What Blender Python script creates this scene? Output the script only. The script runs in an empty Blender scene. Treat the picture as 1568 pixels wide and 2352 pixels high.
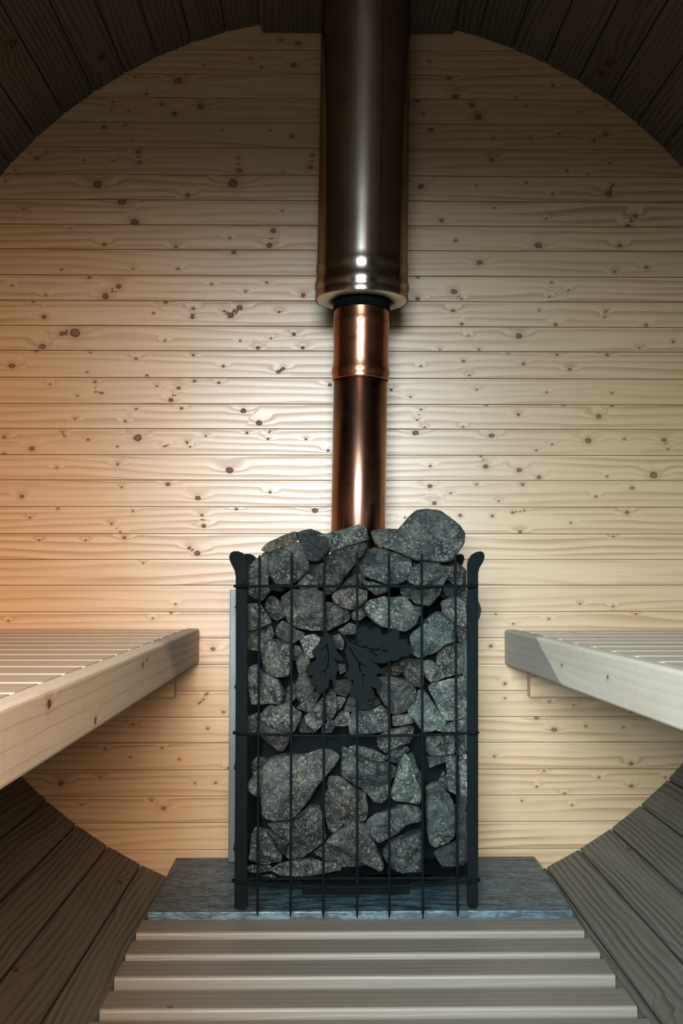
import bpy, bmesh, math, random
import numpy as np
from mathutils import Vector, Matrix, noise

S = bpy.context.scene
COL = S.collection
PI = math.pi

# ------------------------------------------------------------------ camera
W_, H_ = 1568.0, 2352.0
F_, YAW, PITCH = 2401.0, 0.01407, 0.05726
CAM = np.array([-0.04496, -2.19203, -0.24791])
FW = np.array([math.sin(YAW) * math.cos(PITCH), math.cos(YAW) * math.cos(PITCH), math.sin(PITCH)])
RT = np.array([math.cos(YAW), -math.sin(YAW), 0.0])
UP = np.cross(RT, FW)
cd = bpy.data.cameras.new('camera')
cd.sensor_fit = 'HORIZONTAL'
cd.sensor_width = 24.0
cd.lens = F_ / W_ * 24.0
cd.clip_start = 0.02
cam = bpy.data.objects.new('camera', cd)
COL.objects.link(cam)
cam.matrix_world = Matrix(((RT[0], UP[0], -FW[0], CAM[0]), (RT[1], UP[1], -FW[1], CAM[1]),
                           (RT[2], UP[2], -FW[2], CAM[2]), (0, 0, 0, 1)))
S.camera = cam

# ------------------------------------------------------------------ daylight and exposure
S.view_settings.view_transform = 'Standard'
S.view_settings.look = 'None'
S.view_settings.gamma = 1.0
S.view_settings.use_curve_mapping = False
S.view_settings.exposure = 0.0
S.cycles.use_denoising = True
S.cycles.max_bounces = 8
S.cycles.diffuse_bounces = 1
S.cycles.caustics_reflective = False
S.cycles.glossy_bounces = 4
SKY = 89.0
wd = bpy.data.worlds.new('sky')
S.world = wd
wd.use_nodes = True
wt = wd.node_tree
wt.nodes.clear()
wo = wt.nodes.new('ShaderNodeOutputWorld')
wb = wt.nodes.new('ShaderNodeBackground')
wg = wt.nodes.new('ShaderNodeTexCoord')
ws = wt.nodes.new('ShaderNodeSeparateXYZ')
wr = wt.nodes.new('ShaderNodeValToRGB')
wt.links.new(wg.outputs['Generated'], ws.inputs[0])
wt.links.new(ws.outputs['Z'], wr.inputs['Fac'])
wr.color_ramp.elements[0].position = 0.0
wr.color_ramp.elements[0].color = (0.01, 0.012, 0.013, 1)
wr.color_ramp.elements[1].position = 0.10
wr.color_ramp.elements[1].color = (1.0, 1.0, 1.0, 1)
# cool open sky to the left of the doorway, an added warm tint in the sky to its right
wa = wt.nodes.new('ShaderNodeMapRange')
wa.interpolation_type = 'SMOOTHSTEP'
wa.inputs['From Min'].default_value = -0.16
wa.inputs['From Max'].default_value = 0.22
wt.links.new(ws.outputs['X'], wa.inputs['Value'])
wc = wt.nodes.new('ShaderNodeMix')
wc.data_type = 'RGBA'
wc.inputs[6].default_value = (1.14, 1.50, 1.72, 1)
wc.inputs[7].default_value = (0.90, 0.68, 0.49, 1)
wt.links.new(wa.outputs[0], wc.inputs[0])
wm = wt.nodes.new('ShaderNodeMix')
wm.data_type = 'RGBA'
wm.blend_type = 'MULTIPLY'
wm.inputs[0].default_value = 1.0
wt.links.new(wr.outputs['Color'], wm.inputs[6])
wt.links.new(wc.outputs[2], wm.inputs[7])
wt.links.new(wm.outputs[2], wb.inputs['Color'])
wb.inputs['Strength'].default_value = SKY
wt.links.new(wb.outputs[0], wo.inputs[0])

FRONT_Y = -2.50            # inside face of the front wall
DOOR = (-0.53, 0.19, -0.30, 0.72)  # sill raised to keep daylight from under the benches
pl = bpy.data.lights.new('doorway_daylight', 'AREA')
pl.shape = 'RECTANGLE'
pl.size = DOOR[1] - DOOR[0]
pl.size_y = DOOR[3] - DOOR[2]
pl.cycles.is_portal = True
po = bpy.data.objects.new('doorway_daylight', pl)
po.location = ((DOOR[0] + DOOR[1]) / 2, FRONT_Y - 0.06, (DOOR[2] + DOOR[3]) / 2)
po.rotation_euler = (PI / 2, 0, 0)
COL.objects.link(po)


def ray(px, py):
    return FW + RT * (px - W_ / 2) / F_ - UP * (py - H_ / 2) / F_


def on_y(px, py, y):
    d = ray(px, py)
    return CAM + d * ((y - CAM[1]) / d[1])


def on_z(px, py, z):
    d = ray(px, py)
    return CAM + d * ((z - CAM[2]) / d[2])


# ------------------------------------------------------------------ object helpers
def tag(o, label=None, cat=None, group=None, kind=None):
    if label: o['label'] = label
    if cat: o['category'] = cat
    if group: o['group'] = group
    if kind: o['kind'] = kind
    return o


def empty(name, loc):
    o = bpy.data.objects.new(name, None)
    o.empty_display_size = 0.05
    o.location = loc
    COL.objects.link(o)
    return o


def put(name, me, mat, parent=None, smooth=False, loc=None):
    """Link a mesh built in world space; its origin moves to the middle of its base."""
    if isinstance(me, bmesh.types.BMesh):
        bm = me
        me = bpy.data.meshes.new(name)
        bmesh.ops.recalc_face_normals(bm, faces=bm.faces)
        bm.to_mesh(me)
        bm.free()
    n = len(me.vertices)
    co = np.empty(n * 3, dtype=np.float32)
    me.vertices.foreach_get('co', co)
    co = co.reshape(-1, 3)
    if loc is None:
        c = (co.min(0) + co.max(0)) / 2
        c[2] = co[:, 2].min()
    else:
        c = np.array(loc, dtype=np.float32)
    co -= c
    me.vertices.foreach_set('co', co.ravel())
    for m in (mat if isinstance(mat, (list, tuple)) else [mat]):
        me.materials.append(m)
    if smooth:
        me.shade_smooth()
    me.update()
    o = bpy.data.objects.new(name, me)
    COL.objects.link(o)
    o.location = [float(v) for v in c]
    if parent is not None:
        o.parent = parent
        p = parent
        off = Vector((0, 0, 0))
        while p is not None:
            off += p.location
            p = p.parent
        o.location = Vector([float(v) for v in c]) - off
    return o


def box(bm, x0, x1, y0, y1, z0, z1, bevel=0.0, seg=2):
    b = bmesh.new()
    vs = [b.verts.new((x, y, z)) for x in (x0, x1) for y in (y0, y1) for z in (z0, z1)]
    for f in ((0, 1, 3, 2), (4, 6, 7, 5), (0, 4, 5, 1), (2, 3, 7, 6), (0, 2, 6, 4), (1, 5, 7, 3)):
        b.faces.new([vs[i] for i in f])
    bmesh.ops.recalc_face_normals(b, faces=b.faces)
    if bevel:
        bmesh.ops.bevel(b, geom=list(b.edges), offset=bevel, segments=seg, affect='EDGES', profile=0.5)
    me = bpy.data.meshes.new('t')
    b.to_mesh(me)
    b.free()
    bm.from_mesh(me)
    bpy.data.meshes.remove(me)
    return bm


def prism(pts, y0, y1, bevel=0.0):
    """Outline in (x, z) given depth from y0 to y1."""
    bm = bmesh.new()
    a = [bm.verts.new((x, y0, z)) for x, z in pts]
    f = bm.faces.new(a)
    r = bmesh.ops.extrude_face_region(bm, geom=[f])
    for v in r['geom']:
        if isinstance(v, bmesh.types.BMVert):
            v.co.y = y1
    bmesh.ops.recalc_face_normals(bm, faces=bm.faces)
    if bevel:
        es = [e for e in bm.edges if e.calc_face_angle(0) > 1.0]
        bmesh.ops.bevel(bm, geom=es, offset=bevel, segments=2, affect='EDGES', profile=0.5)
    bmesh.ops.triangulate(bm, faces=[f for f in bm.faces if len(f.verts) > 4])
    return bm


def tube(bm, pts, r, n=8, taper_end=False):
    pts = [Vector(p) for p in pts]
    rings = []
    for i, p in enumerate(pts):
        t = (pts[min(i + 1, len(pts) - 1)] - pts[max(i - 1, 0)]).normalized()
        a = t.cross(Vector((0, 1, 0)))
        if a.length < 1e-3:
            a = t.cross(Vector((1, 0, 0)))
        a.normalize()
        b = t.cross(a).normalized()
        rr = r[i] if isinstance(r, (list, tuple)) else r
        rings.append([bm.verts.new(p + (a * math.cos(k * 2 * PI / n) + b * math.sin(k * 2 * PI / n)) * rr) for k in range(n)])
    for i in range(len(rings) - 1):
        for k in range(n):
            bm.faces.new((rings[i][k], rings[i][(k + 1) % n], rings[i + 1][(k + 1) % n], rings[i + 1][k]))
    bm.faces.new(rings[0])
    bm.faces.new(rings[-1][::-1])
    return bm


def lathe(prof, base, axis, n=96, cap0=False, cap1=False):
    """prof: (radius, height along axis)."""
    bm = bmesh.new()
    ax = Vector(axis).normalized()
    a = ax.cross(Vector((0, 1, 0))).normalized()
    b = ax.cross(a).normalized()
    rings = []
    for r, h in prof:
        c = Vector(base) + ax * h
        rings.append([bm.verts.new(c + (a * math.cos(k * 2 * PI / n) + b * math.sin(k * 2 * PI / n)) * r) for k in range(n)])
    for i in range(len(rings) - 1):
        for k in range(n):
            bm.faces.new((rings[i][k], rings[i][(k + 1) % n], rings[i + 1][(k + 1) % n], rings[i + 1][k]))
    if cap0: bm.faces.new(rings[0])
    if cap1: bm.faces.new(rings[-1])
    return bm


# ------------------------------------------------------------------ node helper
class G:
    def __init__(self, name):
        self.mat = bpy.data.materials.new(name)
        self.mat.use_nodes = True
        self.t = self.mat.node_tree
        self.t.nodes.clear()

    def _in(self, sock, v):
        if hasattr(v, 'node'):
            self.t.links.new(v, sock)
        else:
            sock.default_value = v

    def m(self, op, a, b=0.0, c=None, clamp=False):
        n = self.t.nodes.new('ShaderNodeMath')
        n.operation = op
        n.use_clamp = clamp
        self._in(n.inputs[0], a)
        self._in(n.inputs[1], b)
        if c is not None: self._in(n.inputs[2], c)
        return n.outputs[0]

    def attr(self, name):
        n = self.t.nodes.new('ShaderNodeAttribute')
        n.attribute_name = name
        return n.outputs['Vector']

    def sep(self, v):
        n = self.t.nodes.new('ShaderNodeSeparateXYZ')
        self._in(n.inputs[0], v)
        return n.outputs[0], n.outputs[1], n.outputs[2]

    def comb(self, x, y, z):
        n = self.t.nodes.new('ShaderNodeCombineXYZ')
        for i, v in enumerate((x, y, z)): self._in(n.inputs[i], v)
        return n.outputs[0]

    def noise(self, vec, scale=1.0, detail=3.0, rough=0.55, dist=0.0):
        n = self.t.nodes.new('ShaderNodeTexNoise')
        self._in(n.inputs['Vector'], vec)
        n.inputs['Scale'].default_value = scale
        n.inputs['Detail'].default_value = detail
        n.inputs['Roughness'].default_value = rough
        n.inputs['Distortion'].default_value = dist
        return n.outputs['Fac']

    def ss(self, v, a, b, lo=0.0, hi=1.0):
        n = self.t.nodes.new('ShaderNodeMapRange')
        n.interpolation_type = 'SMOOTHSTEP'
        self._in(n.inputs['Value'], v)
        n.inputs['From Min'].default_value = a
        n.inputs['From Max'].default_value = b
        n.inputs['To Min'].default_value = lo
        n.inputs['To Max'].default_value = hi
        return n.outputs[0]

    def mix(self, f, a, b, mode='MIX'):
        n = self.t.nodes.new('ShaderNodeMix')
        n.data_type = 'RGBA'
        n.blend_type = mode
        self._in(n.inputs[0], f)
        self._in(n.inputs[6], (*a, 1) if isinstance(a, tuple) else a)
        self._in(n.inputs[7], (*b, 1) if isinstance(b, tuple) else b)
        return n.outputs[2]

    def objcoord(self):
        n = self.t.nodes.new('ShaderNodeTexCoord')
        return n.outputs['Object']

    def finish(self, color, rough, metal=0.0, height=None, bump=0.0, spec=0.5, aniso=0.0, coat=0.0, coat_rough=0.1, tangent=False):
        b = self.t.nodes.new('ShaderNodeBsdfPrincipled')
        o = self.t.nodes.new('ShaderNodeOutputMaterial')
        self._in(b.inputs['Base Color'], (*color, 1) if isinstance(color, tuple) else color)
        self._in(b.inputs['Roughness'], rough)
        self._in(b.inputs['Metallic'], metal)
        self._in(b.inputs['Specular IOR Level'], spec)
        b.inputs['Anisotropic'].default_value = aniso
        b.inputs['Coat Weight'].default_value = coat
        b.inputs['Coat Roughness'].default_value = coat_rough
        if tangent:
            tn = self.t.nodes.new('ShaderNodeTangent')
            tn.direction_type = 'RADIAL'
            tn.axis = 'Z'
            b.inputs['Anisotropic Rotation'].default_value = 0.25
            self.t.links.new(tn.outputs[0], b.inputs['Tangent'])
        if height is not None:
            bn = self.t.nodes.new('ShaderNodeBump')
            bn.inputs['Strength'].default_value = 1.0
            bn.inputs['Distance'].default_value = bump
            self._in(bn.inputs['Height'], height)
            self.t.links.new(bn.outputs[0], b.inputs['Normal'])
        self.t.links.new(b.outputs[0], o.inputs[0])
        return self.mat


def wood(name, light, dark, fibre=0.10, ring=0.35, ringfreq=120.0, wander=3.0, tint=0.12, tintcol=None,
         rough=0.42, bump=0.0003, spec=0.5, knot=(0.045, 0.018, 0.008), halo=(0.28, 0.15, 0.068), saw=0.0, stain=None):
    g = G(name)
    u, v, s = g.sep(g.attr('wood'))
    ku, kv, kr = g.sep(g.attr('knot'))
    so = g.m('MULTIPLY', s, 37.0)
    d = g.m('SQRT', g.m('ADD', g.m('POWER', g.m('ABSOLUTE', g.m('MULTIPLY', ku, 0.8)), 2.0), g.m('POWER', g.m('ABSOLUTE', kv), 2.0)))
    d = g.m('MAXIMUM', d, kr)
    wob = g.noise(g.comb(g.m('MULTIPLY', u, 60.0), g.m('MULTIPLY', v, 120.0), so), 1.0, 2.0)
    dw = g.m('ADD', d, g.m('MULTIPLY', g.m('SUBTRACT', wob, 0.5), 0.9))
    n1 = g.noise(g.comb(g.m('MULTIPLY', u, 1.5), g.m('MULTIPLY', v, 9.0), so), 1.0, 2.0, 0.4)
    n2 = g.noise(g.comb(g.m('MULTIPLY', u, 5.0), g.m('MULTIPLY', v, 30.0), so), 1.0, 2.0, 0.4)
    vb = g.m('MULTIPLY', g.m('SUBTRACT', v, g.m('MULTIPLY', s, 0.05)), ringfreq)
    f = g.m('ADD', g.m('MULTIPLY', n1, wander * 4.0), g.m('ADD', vb, g.m('MULTIPLY', n2, wander * 0.6)))
    kd2 = g.m('MULTIPLY', g.m('ADD', g.m('POWER', g.m('ABSOLUTE', g.m('MULTIPLY', ku, 0.45)), 2.0), g.m('POWER', g.m('ABSOLUTE', kv), 2.0)), -0.16)
    kinf = g.m('MULTIPLY', g.m('EXPONENT', kd2), g.ss(kr, 7.0, 3.0))
    f2 = g.m('ADD', f, g.m('MULTIPLY', kinf, g.m('ADD', 1.5, g.m('MULTIPLY', kv, 0.8))))
    ph = g.m('FRACT', g.m('MULTIPLY', f2, 0.5))
    line = g.m('MULTIPLY', g.ss(ph, 0.25, 0.85), g.ss(ph, 1.0, 0.9))
    fade = g.ss(g.noise(g.comb(g.m('MULTIPLY', u, 2.2), g.m('MULTIPLY', v, 25.0), g.m('ADD', so, 11.0)), 1.0, 2.0), 0.28, 0.62)
    fib = g.noise(g.comb(g.m('MULTIPLY', u, 9.0), g.m('MULTIPLY', v, 520.0), so), 1.0, 3.0, 0.6)
    c = g.mix(g.m('MULTIPLY', line, g.m('MULTIPLY', fade, ring)), light, dark)
    c = g.mix(g.ss(fib, 0.45, 0.8, 0.0, fibre * 2.0), c, dark)
    # board to board tint
    fr = g.m('FRACT', g.m('MULTIPLY', s, 17.31))
    c = g.mix(g.m('MULTIPLY', fr, tint * 2), c, tintcol or dark)
    blot = g.noise(g.comb(g.m('MULTIPLY', u, 3.0), g.m('MULTIPLY', v, 12.0), g.m('ADD', so, 5.0)), 1.0, 2.0)
    c = g.mix(g.ss(blot, 0.5, 0.85, 0.0, 0.35), c, halo)
    if saw:
        sn = g.noise(g.comb(g.m('MULTIPLY', u, 160.0), g.m('MULTIPLY', v, 14.0), so), 1.0, 3.0)
        c = g.mix(g.ss(sn, 0.45, 0.8, 0.0, saw), c, dark)
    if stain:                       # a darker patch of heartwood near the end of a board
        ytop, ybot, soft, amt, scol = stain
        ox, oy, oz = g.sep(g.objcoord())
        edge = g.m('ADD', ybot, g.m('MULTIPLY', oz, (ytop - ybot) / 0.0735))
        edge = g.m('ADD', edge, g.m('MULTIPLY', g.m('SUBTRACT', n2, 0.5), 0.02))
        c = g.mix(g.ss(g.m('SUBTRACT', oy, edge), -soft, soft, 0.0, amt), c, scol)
    c = g.mix(g.ss(dw, 3.4, 0.9, 0.0, 0.70), c, halo)
    kd = g.mix(g.ss(dw, 0.75, 0.35), knot, tuple(min(1, x * 2.4) for x in knot))
    km = g.ss(dw, 1.12, 0.80)
    c = g.mix(km, c, kd)
    h = g.m('SUBTRACT', g.m('MULTIPLY', fib, 0.5), g.m('MULTIPLY', line, 0.6))
    r = g.m('ADD', rough, g.m('ADD', g.m('MULTIPLY', line, 0.08), g.m('MULTIPLY', km, 0.35)))
    return g.finish(c, r, height=h, bump=bump, spec=spec)


PINE = wood('pine_cladding', (0.362, 0.228, 0.122), (0.205, 0.092, 0.032), fibre=0.18, ring=0.85, wander=2.0, tint=0.20, rough=0.35, spec=0.42, bump=0.00005,
            tintcol=(0.27, 0.155, 0.072), knot=(0.055, 0.020, 0.008), halo=(0.235, 0.120, 0.050))
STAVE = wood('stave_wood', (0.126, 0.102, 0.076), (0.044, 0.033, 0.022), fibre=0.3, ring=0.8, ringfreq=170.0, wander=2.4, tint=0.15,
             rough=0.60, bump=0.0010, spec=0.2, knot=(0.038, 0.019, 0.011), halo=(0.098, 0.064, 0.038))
BENCH = wood('bench_wood', (0.45, 0.36, 0.275), (0.27, 0.19, 0.125), fibre=0.18, ring=0.25, wander=1.5, tint=0.08, rough=0.34, spec=0.9,
             bump=0.0002, saw=0.0, halo=(0.304, 0.200, 0.116))
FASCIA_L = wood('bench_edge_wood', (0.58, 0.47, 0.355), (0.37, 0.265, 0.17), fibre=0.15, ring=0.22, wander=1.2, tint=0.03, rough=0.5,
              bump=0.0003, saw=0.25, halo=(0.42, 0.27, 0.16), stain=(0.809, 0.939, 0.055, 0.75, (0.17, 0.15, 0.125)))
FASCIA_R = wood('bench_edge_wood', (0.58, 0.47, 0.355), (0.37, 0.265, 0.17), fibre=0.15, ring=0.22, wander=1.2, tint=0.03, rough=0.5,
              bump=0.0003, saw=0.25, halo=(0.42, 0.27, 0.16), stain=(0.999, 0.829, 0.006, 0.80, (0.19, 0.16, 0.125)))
SLAT = wood('floor_slat_wood', (0.150, 0.120, 0.090), (0.092, 0.062, 0.042), fibre=0.22, ring=0.3, wander=1.5, tint=0.2, rough=0.5,
            bump=0.0003, halo=(0.184, 0.116, 0.076), tintcol=(0.160, 0.116, 0.080))


def black_steel():
    g = G('black_steel')
    p = g.objcoord()
    n = g.noise(p, 60.0, 5.0)
    c = g.mix(n, (0.0025, 0.0033, 0.0033), (0.005, 0.0065, 0.0065))
    return g.finish(c, g.ss(n, 0.3, 0.7, 0.48, 0.65), metal=0.0, height=n, bump=0.0002, spec=0.012)


def metal(name, col, rough, spot=None, streak=0.0, aniso=0.0, bump=0.0):
    g = G(name)
    p = g.objcoord()
    x, y, z = g.sep(p)
    n = g.noise(p, 14.0, 4.0)
    c = g.mix(g.ss(n, 0.35, 0.75), col, tuple(v * 0.78 for v in col))
    if spot:
        n2 = g.noise(p, 26.0, 2.0)
        c = g.mix(g.ss(n2, 0.58, 0.72, 0.0, 0.8), c, spot)
    st = g.noise(g.comb(g.m('MULTIPLY', x, 300.0), g.m('MULTIPLY', y, 300.0), g.m('MULTIPLY', z, 6.0)), 1.0, 3.0)
    r = g.m('ADD', rough, g.m('MULTIPLY', g.m('SUBTRACT', st, 0.5), streak))
    return g.finish(c, r, metal=1.0, height=n if bump else None, bump=bump, aniso=aniso, tangent=aniso > 0)


STEEL_BLACK = black_steel()
COPPER = metal('copper', (0.36, 0.175, 0.115), 0.30, spot=(0.12, 0.07, 0.058), streak=0.04, bump=0.0004, aniso=0.75)
COPPER_BRIGHT = metal('copper_collar_metal', (0.47, 0.20, 0.115), 0.27, spot=(0.24, 0.11, 0.07), streak=0.03, bump=0.0003, aniso=0.5)
STAINLESS = metal('stainless_steel', (0.66, 0.565, 0.48), 0.155, streak=0.05, aniso=0.62)
for _n in STAINLESS.node_tree.nodes:
    if _n.type == 'BSDF_PRINCIPLED':
        _n.inputs['Specular Tint'].default_value = (0.34, 0.29, 0.24, 1)
PLATE = metal('end_plate_metal', (0.60, 0.61, 0.59), 0.42)
ZINC = metal('zinc_plate', (0.085, 0.092, 0.092), 0.5, streak=0.1)


def stone_slab():
    g = G('hearth_stone')
    x, y, z = g.sep(g.objcoord())
    n = g.noise(g.comb(g.m('MULTIPLY', x, 18.0), g.m('MULTIPLY', y, 60.0), g.m('MULTIPLY', z, 60.0)), 1.0, 6.0, 0.65)
    n2 = g.noise(g.comb(g.m('MULTIPLY', x, 90.0), g.m('MULTIPLY', y, 260.0), g.m('MULTIPLY', z, 260.0)), 1.0, 4.0, 0.7)
    big = g.noise(g.comb(g.m('MULTIPLY', x, 3.5), g.m('MULTIPLY', y, 10.0), z), 1.0, 3.0)
    c = g.mix(g.ss(n, 0.40, 0.62), (0.009, 0.020, 0.024), (0.058, 0.096, 0.108))
    c = g.mix(g.ss(big, 0.5, 0.75, 0.0, 0.6), c, (0.075, 0.135, 0.150))
    c = g.mix(g.ss(n2, 0.50, 0.62, 0.0, 0.85), c, (0.006, 0.009, 0.012))
    return g.finish(c, g.ss(n2, 0.3, 0.7, 0.36, 0.62), height=g.m('SUBTRACT', n, n2), bump=0.0008, spec=0.5)


HEARTH = stone_slab()


def rock_mat():
    g = G('sauna_stone')
    oi = g.t.nodes.new('ShaderNodeObjectInfo')
    p = g.objcoord()
    ofs = g.m('MULTIPLY', oi.outputs['Random'], 20.0)
    x, y, z = g.sep(p)
    q = g.comb(g.m('ADD', x, ofs), g.m('ADD', y, g.m('MULTIPLY', ofs, 0.7)), z)
    a = g.noise(q, 34.0, 6.0, 0.62, 0.6)
    b = g.noise(q, 210.0, 4.0, 0.65)
    m_ = g.noise(q, 11.0, 2.0, 0.5, 0.8)
    strat = g.noise(g.comb(g.m('MULTIPLY', x, 40.0), g.m('ADD', g.m('MULTIPLY', y, 40.0), ofs), g.m('MULTIPLY', z, 150.0)), 1.0, 3.0)
    vn = g.noise(q, 16.0, 3.0, 0.5, 1.2)
    vein = g.ss(g.m('ABSOLUTE', g.m('SUBTRACT', vn, 0.5)), 0.008, 0.0)
    c = g.mix(g.ss(a, 0.40, 0.60), (0.009, 0.009, 0.0085), (0.064, 0.062, 0.051))
    c = g.mix(g.ss(strat, 0.45, 0.75, 0.0, 0.45), c, (0.027, 0.028, 0.026))
    c = g.mix(g.ss(b, 0.53, 0.64, 0.0, 0.75), c, (0.185, 0.180, 0.150))
    c = g.mix(g.ss(b, 0.46, 0.36, 0.0, 0.8), c, (0.008, 0.009, 0.0085))
    c = g.mix(g.m('MULTIPLY', vein, 0.22), c, (0.17, 0.175, 0.165))
    c = g.mix(g.ss(m_, 0.56, 0.40, 0.0, 0.55), c, (0.020, 0.022, 0.022))
    c = g.mix(1.0, c, oi.outputs['Color'], 'MULTIPLY')
    h = g.m('ADD', g.m('MULTIPLY', a, 0.7), g.m('ADD', g.m('MULTIPLY', b, 0.22), g.m('MULTIPLY', strat, 0.3)))
    return g.finish(c, 0.66, height=h, bump=0.012, spec=0.22)


ROCK = rock_mat()

# ------------------------------------------------------------------ planks
class Planks:
    """Collects boards into one mesh; 'wood' holds (along, across, seed), 'knot' the offset to the nearest knot in knot radii."""
    def __init__(self):
        self.v, self.f, self.w, self.k = [], [], [], []
        self.n = 0

    def sweep(self, prof, stations, fn, seed, knots=(), closed=True, reverse=False):
        """prof: (a, b) points; fn(u, a, b) -> xyz arrays."""
        prof = np.array(prof, float)
        if closed:
            prof = np.vstack([prof, prof[:1]])
        per = np.concatenate([[0], np.cumsum(np.hypot(*np.diff(prof, axis=0).T))])
        m, n = len(prof), len(stations)
        U, A = np.meshgrid(stations, prof[:, 0], indexing='ij')
        _, B = np.meshgrid(stations, prof[:, 1], indexing='ij')
        _, V = np.meshgrid(stations, per, indexing='ij')
        P = np.stack(fn(U, A, B), -1).reshape(-1, 3)
        u, v = U.ravel(), V.ravel()
        kk = np.full((len(u), 3), 40.0)
        if len(knots):
            K = np.array(knots, float)
            du = (u[:, None] - K[None, :, 0]) / K[None, :, 2]
            dv = (v[:, None] - K[None, :, 1]) / K[None, :, 2]
            j = np.argmin((du * K[None, :, 2]) ** 2 + (dv * K[None, :, 2]) ** 2 - (K[None, :, 2] * 1.5) ** 2, axis=1)
            i = np.arange(len(u))
            far = np.maximum(0.0, np.hypot(du[i, j], dv[i, j]) * K[j, 2] - 0.009) / K[j, 2]
            kk = np.stack([du[i, j], dv[i, j], far], -1)
        idx = (np.arange(n * m) + self.n).reshape(n, m)
        a, b, c, d = idx[:-1, :-1].ravel(), idx[:-1, 1:].ravel(), idx[1:, 1:].ravel(), idx[1:, :-1].ravel()
        q = np.stack([a, d, c, b] if reverse else [a, b, c, d], -1)
        self.f += q.tolist()
        if closed:
            e0, e1 = idx[0, :-1].tolist(), idx[-1, :-1].tolist()
            self.f.append(e0 if reverse else e0[::-1])
            self.f.append(e1[::-1] if reverse else e1)
        self.v.append(P)
        self.w.append(np.stack([u, v, np.full_like(u, seed)], -1))
        self.k.append(kk)
        self.n += n * m

    def build(self, name, mat, parent=None, loc=None, fixn=False):
        me = bpy.data.meshes.new(name)
        V = np.vstack(self.v)
        me.from_pydata(V.tolist(), [], self.f)
        for nm, arr in (('wood', np.vstack(self.w)), ('knot', np.vstack(self.k))):
            at = me.attributes.new(nm, 'FLOAT_VECTOR', 'POINT')
            at.data.foreach_set('vector', arr.astype(np.float32).ravel())
        if fixn:
            bm = bmesh.new()
            bm.from_mesh(me)
            bmesh.ops.recalc_face_normals(bm, faces=bm.faces)
            bm.to_mesh(me)
            bm.free()
        return put(name, me, mat, parent, loc=loc)


def dens(pts, step):
    """Subdivide a profile so that no step is longer than step."""
    out = []
    for (a0, b0), (a1, b1) in zip(pts[:-1], pts[1:]):
        k = max(1, int(math.ceil(math.hypot(a1 - a0, b1 - b0) / step)))
        for i in range(k):
            out.append((a0 + (a1 - a0) * i / k, b0 + (b1 - b0) * i / k))
    out.append(pts[-1])
    return out


def rect_profile(a0, a1, b0, b1, r=0.004, step=0.02):
    """Rounded rectangle, counter-clockwise, starting in the middle of the b0 side."""
    pts = [((a0 + a1) / 2, b0)]
    for cx, cz, t0 in ((a1 - r, b0 + r, -90), (a1 - r, b1 - r, 0), (a0 + r, b1 - r, 90), (a0 + r, b0 + r, 180)):
        for k in range(4):
            t = math.radians(t0 + k * 30)
            pts.append((cx + r * math.cos(t), cz + r * math.sin(t)))
    pts.append(pts[0])
    return dens(pts, step)[:-1]


rnd = random.Random(11)


def rknots(u0, u1, per, density, rmin=0.003, rmax=0.009):
    n = max(0, int(round((u1 - u0) * per * density + rnd.uniform(-0.5, 0.5))))
    return [(rnd.uniform(u0, u1), rnd.uniform(0, per), rnd.uniform(rmin, rmax)) for _ in range(n)]


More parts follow.
